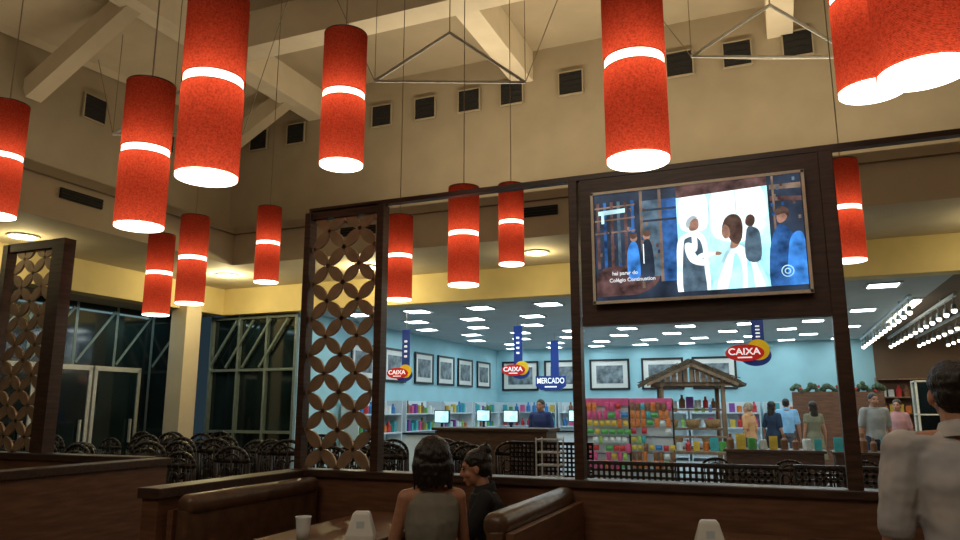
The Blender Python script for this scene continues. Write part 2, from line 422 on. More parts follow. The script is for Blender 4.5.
lowwall(-7.2,-4.9,PY-.06,PY+.06,1.05,'low brown wood wall beneath the lattice panel')
lowwall(-3.42,-3.30,3.22,4.55,1.0,'low dark wood booth end wall with cap rail')

# TV
tv=thing('television','large flat television showing a film, thin metallic bezel','television',(PX+2.928,PY-.055,2.472)); tv.scale=(.975,1,.985)
b=MB(); b.box((0,0,0),(1.32,.05,.75)); b.obj('body',M['black'],tv,bevel=.005)
b=MB()
for cx,cz,dx,dz in((0,.368,1.33,.018),(0,-.368,1.33,.020),(.654,0,.018,.75),(-.654,0,.018,.75)): b.box((cx,-.03,cz),(dx,.02,dz))
b.obj('bezel',M['silver'],tv)
def scr(n,c,s=1.0,ns=.3,sc=6):
    m=mat('screen_'+n,c,.3,emit=s*1.0,noise=ns,scale=sc,bump=0,spec=.2)
    return m
SM=[scr('dark',(.02,.032,.055),1.2,.6),scr('brown',(.09,.05,.05),1.1,.7,14),scr('cyan',(.34,.80,1.0),1.6,.4,7),scr('white',(.70,.93,1),1.6,.35,12),scr('navy',(.02,.08,.24),1.3,.7,14),scr('skin',(.36,.20,.15),1,.4,20),scr('hair',(.09,.055,.045),1,.5,20),scr('blue',(.04,.20,.60),1.3,.6,12),scr('grey',(.08,.14,.20),1,.5,14),scr('wood',(.18,.13,.10),1,.5,14),scr('silverhair',(.40,.48,.54),1.1,.3,30),scr('haze',(.42,.72,.88),1.2,.4,9)]
b=MB(); lay=[0]
def sp(pts,m):
    lay[0]+=1; y=-.0262-lay[0]*.00009
    b.poly([(x*1.28-.64,y,z*.72-.36) for x,z in pts],m)
def el(cx,cz,rx,rz,m,n=18): sp([(cx+rx*math.cos(2*math.pi*i/n),cz+rz*math.sin(2*math.pi*i/n)) for i in range(n)],m)
def blob(pts,m,k=4):
    n=len(pts); out=[]
    for i in range(n):
        p0,p1,p2,p3=[Vector(pts[(i+j-1)%n]) for j in range(4)]
        for s_ in range(k):
            t=s_/k; out.append(tuple(.5*((2*p1)+(p2-p0)*t+(2*p0-5*p1+4*p2-p3)*t*t+(3*p1-p0-3*p2+p3)*t**3)))
    sp([(min(1,max(0,x)),min(1,max(0,z))) for x,z in out],m)
sp([(0,0),(1,0),(1,1),(0,1)],0)
for i in range(6): sp([(.01+i*.036,.30),(.026+i*.036,.30),(.026+i*.036,.92),(.01+i*.036,.92)],[1,4,1,8,1,4][i])
for z in(.86,.74,.62): sp([(0,z),(.21,z+.01),(.21,z+.025),(0,z+.015)],9)
sp([(.02,.80),(.16,.81),(.16,.85),(.02,.84)],11); sp([(.035,.72),(.05,.72),(.05,.84),(.035,.84)],11); blob([(0,.05),(.15,.02),(.3,.12),(.3,.28),(.04,.3)],1)
sp([(.235,.1),(.25,.1),(.25,1),(.235,1)],9); sp([(.33,.15),(.345,.15),(.345,1),(.33,1)],9); sp([(.345,.15),(.42,.15),(.42,.9),(.345,.9)],4)
sp([(.25,.2),(.33,.2),(.33,.9),(.25,.9)],8)
for z in(.8,.7): sp([(.25,z),(.42,z),(.42,z+.02),(.25,z+.02)],0)
random.seed(11)
for q in range(26):
    x=random.uniform(0,.4); z=random.uniform(.3,.9); sp([(x,z),(x+.012,z),(x+.012,z+.03),(x,z+.03)],random.choice([1,9,8,4,0]))
el(.20,.56,.018,.035,5); el(.198,.585,.02,.03,6); blob([(.17,.2),(.225,.2),(.225,.42),(.21,.52),(.185,.52),(.165,.42)],7)
el(.265,.57,.018,.035,5); el(.268,.595,.02,.03,6); blob([(.235,.18),(.295,.18),(.295,.42),(.28,.53),(.255,.53),(.235,.42)],0)
sp([(.245,.32),(.25,.32),(.25,.5),(.245,.5)],3)
sp([(.42,.0),(.85,.0),(.85,.93),(.42,.9)],2); blob([(.44,.60),(.56,.60),(.56,.9),(.44,.88)],3); blob([(.60,.5),(.82,.5),(.82,.92),(.60,.92)],3)
sp([(.572,.45),(.580,.45),(.580,.93),(.572,.93)],11); sp([(.70,.6),(.705,.6),(.705,.93),(.70,.93)],2)
sp([(.42,.89),(.85,.92),(.85,1),(.42,1)],1)
blob([(.42,.0),(.555,.0),(.56,.30),(.555,.48),(.52,.57),(.46,.56),(.42,.50),(.41,.30)],3)
blob([(.44,.0),(.54,.0),(.54,.25),(.535,.44),(.51,.52),(.465,.52),(.445,.44)],8); blob([(.492,.40),(.512,.42),(.508,.56),(.488,.56)],3)
blob([(.455,.47),(.49,.46),(.505,.36),(.56,.30),(.555,.26),(.485,.29),(.455,.38)],3)
blob([(.505,.33),(.58,.345),(.60,.375),(.53,.375)],3); blob([(.595,.35),(.615,.345),(.625,.365),(.60,.38)],5)
blob([(.476,.60),(.488,.58),(.51,.585),(.522,.61),(.524,.65),(.518,.685),(.49,.70),(.472,.67)],5); blob([(.466,.61),(.463,.66),(.478,.70),(.5,.715),(.52,.695),(.50,.685),(.485,.66),(.48,.625)],10)
blob([(.58,.0),(.82,.0),(.805,.20),(.77,.36),(.715,.44),(.66,.41),(.61,.25)],11); blob([(.60,.0),(.80,.0),(.79,.20),(.755,.34),(.71,.42),(.67,.39),(.63,.25)],3); blob([(.64,.0),(.70,.0),(.715,.2),(.69,.36),(.665,.2)],2); blob([(.735,.0),(.765,.0),(.76,.2),(.74,.33)],2)
blob([(.665,.40),(.70,.41),(.71,.48),(.68,.5)],5)
blob([(.632,.56),(.645,.65),(.675,.695),(.712,.68),(.728,.60),(.722,.48),(.70,.43),(.672,.46),(.655,.52)],6); blob([(.63,.56),(.645,.61),(.665,.58),(.668,.51),(.648,.485),(.634,.51)],5)
blob([(.742,.60),(.748,.66),(.768,.68),(.785,.65),(.782,.60),(.765,.57)],6); blob([(.735,.30),(.80,.28),(.805,.50),(.78,.565),(.745,.55)],8)
sp([(.85,0),(1,0),(1,1),(.85,1)],0); sp([(.86,.78),(1,.76),(1,.80),(.86,.82)],1); sp([(.86,.88),(1,.87),(1,.92),(.86,.92)],9); sp([(.87,.0),(.88,.0),(.88,1),(.87,1)],9)
for q in range(12):
    x=random.uniform(.86,.98); z=random.uniform(.6,.95); sp([(x,z),(x+.012,z),(x+.012,z+.03),(x,z+.03)],random.choice([1,9,8,4]))
blob([(.845,.0),(.95,.0),(.965,.35),(.945,.50),(.90,.57),(.865,.50),(.84,.3)],4); blob([(.885,.60),(.90,.58),(.925,.61),(.93,.67),(.905,.70),(.885,.66)],5); blob([(.88,.65),(.885,.70),(.91,.725),(.937,.69),(.935,.62),(.92,.66)],6)
blob([(.92,.05),(1,.02),(1,.42),(.97,.50),(.93,.40)],7)
sp([(0,0),(1,0),(1,.05),(0,.04)],0)
b.obj('screen_picture',SM,tv)
text('hai parar do',.034,M['txtw'],tv,(-.53,-.044,-.185),left=True); text('Colégio Continuation',.034,M['txtw'],tv,(-.55,-.044,-.230),left=True)
b=MB(); n=32
for i in range(n):
    a=2*math.pi*i/n; c=2*math.pi*(i+1)/n
    for ri,ro in((.030,.036),(.012,.018)):
        b.poly([(.53+ri*math.cos(a),-.044,-.24+ri*math.sin(a)),(.53+ro*math.cos(a),-.044,-.24+ro*math.sin(a)),(.53+ro*math.cos(c),-.044,-.24+ro*math.sin(c)),(.53+ri*math.cos(c),-.044,-.24+ri*math.sin(c))])
b.obj('channel_emblem',SM[11],tv)

# ---------------------------------------------------------------- booths
def bench(loc,rz,L,lab,back=True):
    t=thing('booth_bench',lab,'bench',loc,rz,'booth benches')
    bx('base',(.24,0,.18),(.44,L,.36),M['panelwood'],t)
    b=MB(); b.box((.28,0,.405),(.52,L,.12)); b.obj('seat',M['leather'],t,bevel=.04)
    b=MB(); b.box((.04,0,.66),(.10,L,.50)); b.obj('backrest',M['leather'],t,bevel=.035)
    b=MB(); b.box((.045,0,.905),(.125,L,.12)); o=b.obj('bolster',M['leather'],t,bevel=.05); o.modifiers[0].segments=5
    for p in o.data.polygons: p.use_smooth=True
    if back: bx('back_panel',(-.04,0,.44),(.04,L,.88),M['panelwood'],t)
    return t
bench((-3.20,3.88,0),0,1.25,'brown leather booth bench with rolled bolster back')
bench((-1.24,3.88,0),math.pi,1.25,'brown leather booth bench with rolled bolster back')
bench((.95,3.98,0),math.pi,1.1,'brown leather booth bench by the standing man')
def table(loc,lab,sx=.75,sy=1.2):
    t=thing('dining_table',lab,'table',loc)
    bx('tabletop',(0,0,.74),(sx,sy,.035),M['panelwood'],t,bevel=.008); b=MB(); b.cone((0,0,.03),(0,0,.72),.04,.04,16); b.obj('pedestal',M['blackm'],t)
    b=MB(); b.cone((0,0,0),(0,0,.03),.22,.20,24); b.obj('foot',M['blackm'],t)
table((-2.36,3.86,0),'dark wood booth table with napkin holder',.62); table((-.05,3.88,0),'dark wood booth table beside partition')
def napkin(loc,rz,lab='white tapered plastic napkin dispenser on table'):
    t=thing('napkin_dispenser',lab,'napkin dispenser',loc,rz,'napkin dispensers')
    b=MB(); vs=[]
    for z,x,y in((0,.075,.055),(.03,.075,.055),(.135,.045,.032),(.148,.036,.026)):
        vs+=[(-x,-y,z),(x,-y,z),(x,y,z),(-x,y,z)]
    fs=[(3,2,1,0),(12,13,14,15)]
    for k in range(3):
        for i in range(4): fs.append((k*4+i,k*4+(i+1)%4,k*4+4+(i+1)%4,k*4+4+i))
    b.add(vs,fs); b.obj('housing',M['white'],t,bevel=.006)
    b=MB(); b.box((0,-.045,.08),(.04,.004,.045)); b.obj('napkin_slot',M['whitem'],t); return t
n0=napkin((-2.12,3.47,.758),.4)
clone(n0,(-.38,3.86,.758),.2)
g=thing('plastic_cup','clear ribbed plastic drinking cup on the table','cup',(-2.42,3.37,.758))
b=MB(); pr=[(.030,0),(.036,.05),(.041,.11),(.043,.118)]
b.loft([(0,0,z,r,r) for r,z in pr]+[(0,0,z,r-.003,r-.003) for r,z in pr[::-1][:-1]]+[(0,0,.004,.026,.026)],24); b.obj('cup_wall',M['clear'],g,smooth=True)
b=MB(); b.loft([(0,0,.005,.025,.025),(0,0,.07,.033,.033)],20); b.obj('drink',M['whitem'],g)

def perf(loc,W,z0,z1,lab,mm='blackm'):
    t=thing('perforated_barrier',lab,'barrier',loc)
    b=MB(); n=int(W/.045)
    for i in range(n+1): b.box((-W/2+i*W/n,0,(z0+z1)/2),(.020,.01,z1-z0))
    k=int((z1-z0)/.045)
    for j in range(k+1): b.box((0,0,z0+j*(z1-z0)/k),(W,.01,.020))
    b.obj('perforated_sheet',M[mm],t)
    bx('lower_panel',(0,0,z0/2),(W,.04,z0),M['panelwood'],t); bx('top_rail',(0,0,z1+.012),(W+.02,.035,.02),M[mm],t)
perf((-2.3,7.5,0),.9,.7,1.07,'low barrier with dark perforated metal sheet top')
perf((-.8,6.0,0),1.45,.6,1.00,'low barrier with grey perforated metal sheet top','perf')
perf((.42,6.0,0),.75,.6,1.01,'low barrier with grey perforated metal sheet top','perf')

# ---------------------------------------------------------------- chairs
ch=thing('dining_chair','dark wrought-iron bistro chair with arched scroll back','chair',(-5.2,6.2,0),0,'dark bistro chairs')
b=MB(); b.cone((0,0,.44),(0,0,.47),.21,.2,24); b.obj('seat',M['blackm'],ch)
b=MB(); arc=[(-.2,-.19,.46),(-.21,-.21,.90)]+[(-.21*math.cos(t),-.215,.90+.15*math.sin(t)) for t in [math.pi*i/10 for i in range(1,10)]]+[(.21,-.21,.90),(.2,-.19,.46)]
b.tube(arc,.020)
b.tube([(x*.62,y,.5+(z-.46)*.82) for x,y,z in arc],.012)
for s_ in(-1,1):
    b.tube([(s_*(.065+.055*math.cos(t)),-.21,.78+.07*math.sin(t)) for t in [2*math.pi*i/10 for i in range(11)]],.011)
    b.tube([(s_*.165,-.2,.46),(s_*.17,-.21,.99)],.009)
    b.tube([(s_*.10,-.2,.46),(s_*.10,-.21,1.0)],.008)
b.tube([(0,-.2,.46),(0,-.215,1.04)],.012); b.box((0,-.2,.62),(.4,.015,.04)); b.box((0,-.21,.92),(.40,.015,.05))
b.obj('backrest',M['blackm'],ch,smooth=True)
for x in(-1,1):
    for y in(-1,1):
        b=MB(); b.cone((x*.21,y*.2,0),(x*.15,y*.15,.45),.012,.014,8); b.obj('leg',M['blackm'],ch,smooth=True)
random.seed(3)
pos=[]
for r,Y in enumerate((5.5,6.2,6.9,7.6,8.3)):
    for i in range(11):
        X=-9.2+i*.52+(r%2)*.22
        if X<-9.3 or X>-3.9 or (r==0 and X>-5.3): continue
        if abs(X+5.2)<.42 and r==1: continue
        pos.append((X+random.uniform(-.02,.02),Y+random.uniform(-.05,.05),random.choice([.96,1.0,1.04])))
pos+=[(x,y,1) for x,y in((-3.6,7.15),(-3.1,7.45),(-3.5,8.1),(-2.95,8.35))]
pos+=[(x,y,.80) for x,y in((-.3,8.2),(.4,8.4),(1.0,8.2),(.0,9.2),(.8,9.4),(1.5,9.2),(-.8,9.3))]
for X,Y,s_ in pos: clone(ch,(X,Y,0),random.choice([0,math.pi])+random.uniform(-.12,.12),sc=s_)

# ---------------------------------------------------------------- store contents
def picture(loc,rz,W=1.15,H=.86):
    t=thing('framed_picture','black framed monochrome photograph with white mat','framed picture',loc,rz,'framed photographs on store wall')
    b=MB()
    for cx,cz,dx,dz in((0,H/2,W,.06),(0,-H/2,W,.06),(W/2,0,.06,H+.06),(-W/2,0,.06,H+.06)): b.box((cx,-.02,cz),(dx,.04,dz))
    b.obj('frame',M['black'],t); bx('mat_board',(0,-.008,0),(W,.01,H),M['white'],t); bx('photograph',(0,-.018,0),(W*.70,.012,H*.62),M['photo'],t)
    return t
pc=picture((-7.6,SY-.02,2.42),0)
for X in(-6.2,-4.76,-3.2,-1.75): clone(pc,(X,SY-.02,2.42))
for Y in(13.6,15.0,16.5,17.8,19.1,20.5): clone(pc,(SX+.02,Y,2.42),math.pi/2,sc=.85)
def shelfunit(loc,rz,W=1.8,H=1.6,lab='white metal store shelving with packaged goods'):
    t=thing('store_shelf',lab,'shelf',loc,rz,'store shelving')
    bx('back_panel',(0,.2,H/2),(W,.03,H),M['whitem'],t)
    for z in(.1,.5,.9,1.3): bx('shelf_board',(0,0,z),(W,.4,.03),M['whitem'],t)
    for x in(-1,1): bx('side_panel',(x*W/2,0,H/2),(.03,.42,H),M['whitem'],t)
    return t
pk=[]
for i,m in enumerate(PROD):
    b=MB()
    if i%3==0: b.loft([(0,0,0,.055,.055),(0,0,.15,.058,.058),(0,0,.19,.025,.025),(0,0,.25,.022,.022)],12)
    elif i%3==1: b.box((0,0,.10),(.13,.09,.20)); b.box((0,0,.205),(.13,.02,.02))
    else: b.cone((0,0,0),(0,0,.14),.06,.06,14); b.cone((0,0,.14),(0,0,.155),.052,.052,14)
    o=b.obj('product_package',m,loc=(0,0,-50),label='small coloured retail package on store shelf',cat='package',group='packages on store shelves'); pk.append(o)
used=set()
def prod(loc,i=None,rz=0):
    i=random.choice([0,1,2,4,5,6,6,7,7,8,8,8,9,10,3]) if i is None else i
    if i not in used:
        used.add(i); o=pk[i]; o.location=loc; o.rotation_euler=(0,0,rz); return o
    return clone(pk[i],loc,rz,sc=random.choice([.85,1,1.15]))
sh=shelfunit((-7.2,21.3,0),0)
units=[(-7.2,21.3,0)]
for X in(-5.3,-3.4,-1.5,.4): clone(sh,(X,21.3,0)); units.append((X,21.3,0))
for Y in(19.6,17.6,15.6,13.6): clone(sh,(-8.1,Y,0),math.pi/2); units.append((-8.1,Y,1))
for X,Y,k in units:
    for z in(.915,1.315):
        for j in range(9):
            a=-.76+j*.19
            if k==0: prod((X+a,Y-.05,z))
            else: prod((X+.05,Y+a,z))
wsh=thing('wooden_shelf','tall brown wooden shelving stocked with goods in warm aisle','shelf',(2.9,21.2,0),0,'wooden aisle shelving')
bx('back_panel',(0,.22,1.1),(1.3,.03,2.2),M['panelwood'],wsh)
for z in(.1,.5,.9,1.3,1.7,2.15): bx('shelf_board',(0,0,z),(1.3,.44,.03),M['rustic'],wsh)
for x in(-1,1): bx('side_panel',(x*.65,0,1.1),(.04,.46,2.2),M['panelwood'],wsh)
clone(wsh,(4.3,21.2,0)); clone(wsh,(5.7,21.2,0))
for X in(2.9,4.3):
    for z in(.916,1.316,1.716):
        for j in range(7): prod((X-.52+j*.173,21.15,z),random.choice([0,4,5,9,8,8,4]))
def checkout(loc,rz=0):
    t=thing('checkout_counter','white checkout counter with small glowing monitor','checkout',loc,rz,'checkout counters')
    bx('counter_body',(0,0,.45),(.7,1.5,.9),M['whitem'],t); bx('counter_top',(0,0,.92),(.76,1.6,.04),M['black'],t)
    bx('monitor',(0,.3,1.25),(.36,.05,.28),M['black'],t); bx('monitor_screen',(0,.27,1.25),(.32,.01,.24),SM[11],t); bx('monitor_stand',(0,.3,1.02),(.05,.05,.2),M['black'],t)
    return t
c0=checkout((-6.9,14.2,0))
for p in((-5.7,15.3,0),(-6.9,16.6,0),(-4.6,16.8,0)): clone(c0,p)
sc=thing('service_counter','dark brown wood service counter with plinth','counter',(-4.8,12.3,0))
b=MB(); b.box((0,0,.52),(2.1,.6,1.04)); b.obj('counter_body',M['wood'],sc); bx('counter_top',(0,0,1.07),(2.2,.7,.05),M['wood'],sc,bevel=.01); bx('plinth',(0,-.02,.05),(2.12,.62,.1),M['black'],sc)
def rack(loc,W,H,rz=0):
    t=thing('candy_rack','wire candy rack hung with bright snack packets','display rack',loc,rz,'snack racks')
    b=MB()
    for x in(-W/2,W/2):
        b.tube([(x,0,0),(x,0,H)],.015)
    for z in(.3,.6,.9,1.2,H): b.tube([(-W/2,0,z),(W/2,0,z)],.01)
    b.obj('frame',M['blackm'],t); bx('header_board',(0,0,H-.05),(W,.03,.14),PROD[1],t); bx('base_tray',(0,0,.06),(W,.4,.1),M['black'],t)
    bx('back_panel',(0,.03,.8),(W,.01,1.4),M['whitem'],t)
    return t
def packet(m,i):
    b=MB(); w=(.10,.085,.13,.07)[i%4]; h=(.10,.13,.09,.16)[(i*3)%4]
    b.loft([(0,0,-h/2,w/2,.004),(0,0,-h/2+.02,w/2,.012),(0,0,0,w/2,.022),(0,0,h/2-.02,w/2,.012),(0,0,h/2,w/2,.004)],12)
    return b.obj('snack_packet',m,loc=(0,0,-50),label='shiny coloured snack packet hanging on rack',cat='snack packet',group='snack packets on racks')
pm=[packet(PROD[i],i) for i in range(10)]; pu=set()
rk=rack((-3.1,13.8,0),.82,1.6)
rks=[((-3.1,13.8),[1,1,0,8,2,4]),((-2.35,14.2),[5,9,4,3,0,5])]
clone(rk,(-2.35,14.2,0))
for (X,Y),cs in rks:
    for zi in range(8):
        x=-.36
        while x<.37:
            i=cs[zi%len(cs)] if random.random()<.6 else random.randrange(10)
            wd=(.10,.085,.13,.07)[i%4]
            if random.random()<.93:
                lp=(X+x+wd/2-.02,Y-.06,.40+zi*.152+random.uniform(-.008,.008))
                if i not in pu: pu.add(i); pm[i].location=lp
                else: clone(pm[i],lp,random.uniform(-.05,.05))
            x+=wd+.016
for i,o in enumerate(pm):
    if i not in pu: bpy.data.objects.remove(o)
# kiosk
k=thing('market_kiosk','rustic timber market stall with dark thatched gable roof','market stall',(-1.85,16.3,0),.2)
for x in(-.62,.62):
    for y in(-.5,.5):
        b=MB(); b.cone((x,y,0),(x,y,1.95),.055,.045,10); b.obj('post',M['rustic'],k,smooth=True)
b=MB(); b.box((0,-.52,1.93),(1.6,.07,.08)); b.box((0,.52,1.93),(1.6,.07,.08))
for x in(-.62,.62): b.box((x,0,1.9),(.07,1.15,.07))
for s_ in(-1,1): b.box((s_*.45,-.66,2.12),(1.02,.05,.06),ry=s_*.42)
for i in range(-6,7):
    hh=.36*(1-abs(i)/7.5); b.box((i*.12,-.60,1.97+hh/2),(.085,.03,hh))
b.obj('roof_beam',M['rustic'],k)
b=MB(); random.seed(21)
for s_ in(-1,1):
    for j in range(4): b.box((s_*(.13+.26*j),0,2.34-.12*j),(.36,1.3,.06),ry=s_*.46)
    for j in range(46):
        y=-.66+random.random()*1.32; x=random.uniform(.1,1.0)
        b.box((s_*x,y,2.44-.455*x+random.uniform(-.01,.03)),(random.uniform(.18,.34),.03,.015),ry=s_*(.46+random.uniform(-.15,.15)),rz=random.uniform(-.3,.3))
b.obj('thatched_roof',M['straw'],k)
for z in(.6,1.0,1.4): bx('shelf_board',(0,.1,z),(1.25,.7,.04),M['rustic'],k)
bx('counter_board',(0,-.55,.85),(1.35,.25,.04),M['rustic'],k)
random.seed(5)
bs=MB(); bs.loft([(0,0,0,.12,.12),(0,0,.16,.17,.17),(0,0,.17,.16,.16),(0,0,.05,.11,.11)],16)
bk=bs.obj('wicker_basket',M['wicker'],loc=(-2.25,16.1,1.03),label='round woven wicker basket in the market stall',cat='basket',group='wicker baskets',smooth=True)
for p in((-1.8,16.15,1.03),(-1.42,16.25,1.03),(-2.2,16.3,.63),(-1.5,16.4,.63)): clone(bk,p)
for j in range(7): prod((-2.35+j*.16,16.30+j*.03,1.43))
dt=thing('display_table','low wooden display table stacked with goods','display table',(-1.9,15.0,0),0,'display tables')
bx('tabletop',(0,0,.59),(2.3,.6,.05),M['rustic'],dt)
for x in(-1.05,1.05):
    for y in(-.25,.25): bx('leg',(x,y,.28),(.06,.06,.57),M['rustic'],dt)
for j in range(14): prod((-2.9+j*.16,15.0+random.uniform(-.1,.1),.62))
isl=thing('island_display','low dark store display island with goods on top','display island',(-.2,13.4,0),0,'island displays')
bx('island_body',(0,0,.36),(1.5,.6,.72),M['wood'],isl,bevel=.01); bx('island_top',(0,0,.74),(1.58,.68,.04),M['wood'],isl); bx('plinth',(0,-.01,.04),(1.46,.6,.08),M['black'],isl)
clone(isl,(1.45,13.2,0))
for X0 in(-.2,1.45):
    for j in range(9): prod((X0-.68+j*.17,(13.4 if X0<0 else 13.2)+random.uniform(-.15,.1),.76),random.choice([8,9,4,7,2,9]))
wr=thing('wire_stand','pale wire magazine stand with stacked tiers','wire stand',(-2.20,7.14,0)); wr.scale=(.8,.8,.96)
b=MB()
for x in(-.14,.14):
    for y in(-.12,.12): b.tube([(x,y,0),(x,y,1.20)],.010)
b.obj('upright',M['whitem'],wr)
for z in(.2,.5,.8,.92,1.05,1.18):
    b=MB()
    for i in range(5): b.tube([(-.14+i*.07,-.12,z),(-.14+i*.07,.12,z)],.006)
    b.tube([(-.14,-.12,z),(.14,-.12,z),(.14,.12,z),(-.14,.12,z),(-.14,-.12,z)],.008)
    b.obj('wire_tier',M['whitem'],wr)
gs=thing('garland_shelf','tall display shelf topped with green garland decorations','display shelf',(1.15,18.6,0))
b=MB(); b.box((0,.05,.9),(1.9,.3,1.8)); b.obj('shelf_body',M['panelwood'],gs)
b=MB(); random.seed(9)
for i in range(70):
    x=-.95+i*1.9/69; b.ell((x,-.0+random.uniform(-.08,.08),1.88+.07*math.sin(i*.5)+random.uniform(-.04,.04)),random.uniform(.04,.075),8)
b.obj('garland',M['green'],gs,smooth=True)
for i in range(5):
    b=MB(); b.ell((-.75+i*.38,-.12,1.87+.06*math.sin(i*1.1)),.035,8); b.obj('bauble',PROD[0],gs,smooth=True)
sl=thing('spotlight','small white glowing spotlight hung from store track','spotlight',(2.0,13.4,2.98),0,'track spotlights')
b=MB(); b.ell((0,0,-.02),.042,10); b.obj('bulb',M['ledw'],sl,smooth=True)
b=MB(); b.cone((0,0,0),(0,0,.09),.045,.03,12); b.cone((0,0,.09),(0,0,.2),.008,.008,6); b.obj('housing',M['mullion'],sl)
trk=thing('ceiling_track','slim white lighting track running along aisle ceiling','lighting track',(2.0,17.2,3.20),0,'lighting tracks')
bx('rail',(0,0,0),(.05,8.0,.05),M['whitem'],trk)
for x_ in(-3,3): bx('mount_bracket',(0,x_,.035),(.08,.08,.03),M['mullion'],trk)
for i in range(7):
    if i: clone(trk,(2.0+i*.62,17.2,3.20))
    for j in range(13):
        if i==0 and j==0: continue
        clone(sl,(2.0+i*.62,13.4+j*.62,2.98))
for i in range(3):
    t=thing('display_column','tall glazed display case with chrome frame','display case',(2.9+i*1.0,18.2-i*.6,0),0,'display cases')
    bx('case_glass',(0,0,1.0),(.5,.5,1.9),M['glass'],t); b=MB()
    for x in(-.26,.26):
        for y in(-.26,.26): b.box((x,y,1),(.04,.04,2.0))
    for z in(.1,.7,1.3,2.0): b.box((0,0,z),(.56,.56,.03))
    b.obj('frame',M['silver'],t)

# hanging signs
def caixa(loc,s,bw,bh,bx_,lab):
    t=thing('hanging_sign',lab,'sign',loc)
    b=MB(); n=36
    b.prism([( .37*s*math.cos(2*math.pi*i/n)+.20*s, .26*s*math.sin(2*math.pi*i/n)-.07*s) for i in range(n)],.02); b.obj('blue_backing',M['navy'],t,loc=(0,.03,0))
    b=MB(); b.prism([(.27*s+.27*s*math.cos(2*math.pi*i/n),.07*s+.26*s*math.sin(2*math.pi*i/n)) for i in range(n)],.02); b.obj('yellow_crescent',M['yel'],t,loc=(0,.012,0))
    b=MB(); b.prism([(-.05*s+.46*s*math.cos(2*math.pi*i/n),.21*s*math.sin(2*math.pi*i/n)) for i in range(n)],.02); b.obj('red_oval',M['red'],t,loc=(0,-.01,0))
    text('CAIXA',.23*s,M['txtw'],t,(-.06*s,-.024,.025*s),sx=1.1)
    bx('underline_mark',(-.05*s,-.022,-.115*s),(.34*s,.004,.03*s),M['txtw'],t)
    b=MB(); b.box((bx_,0.05,.2*s+bh/2),(bw,.02,bh)); b.obj('banner',M['navy'],t)
    b=MB(); z=.2*s+bh
    b.tube([(bx_,.05,z),(bx_,.05,3.24-loc[2])],.006); b.obj('hanger_rod',M['wire'],t)
    for i in range(4): bx('banner_mark',(bx_,.035,.2*s+bh*(.3+.13*i)),(bw*.35,.006,bh*.05),M['txtw'],t)
    return t
caixa((-.45,11.5,2.25),.60,.17,.40,.17,'red oval CAIXA sign with yellow crescent and blue banner')
caixa((-5.03,14.0,2.20),.55,.18,.80,.06,'small red oval CAIXA sign below tall navy banner')
caixa((-6.62,12.0,2.08),.48,.16,.72,.12,'small red oval CAIXA sign below tall navy banner')
t=thing('hanging_sign','navy MERCADO sign below tall blue hanging banner','sign',(-5.18,17.0,2.06))
b=MB(); b.prism([(-.38,-.10),(-.24,-.2),(.24,-.2),(.38,-.10),(.38,.14),(-.38,.14)],.03); b.obj('board',M['navy'],t)
text('MERCADO',.19,M['txtw'],t,(0,-.022,.02),sx=.76); bx('banner',(.10,0.03,.57),(.2,.02,.86),M['navy'],t); bx('underline_mark',(0,-.018,-.12),(.3,.004,.03),M['txtw'],t)
b=MB(); b.tube([(.10,.03,.98),(.10,.03,1.18)],.006); b.obj('hanger_rod',M['wire'],t)

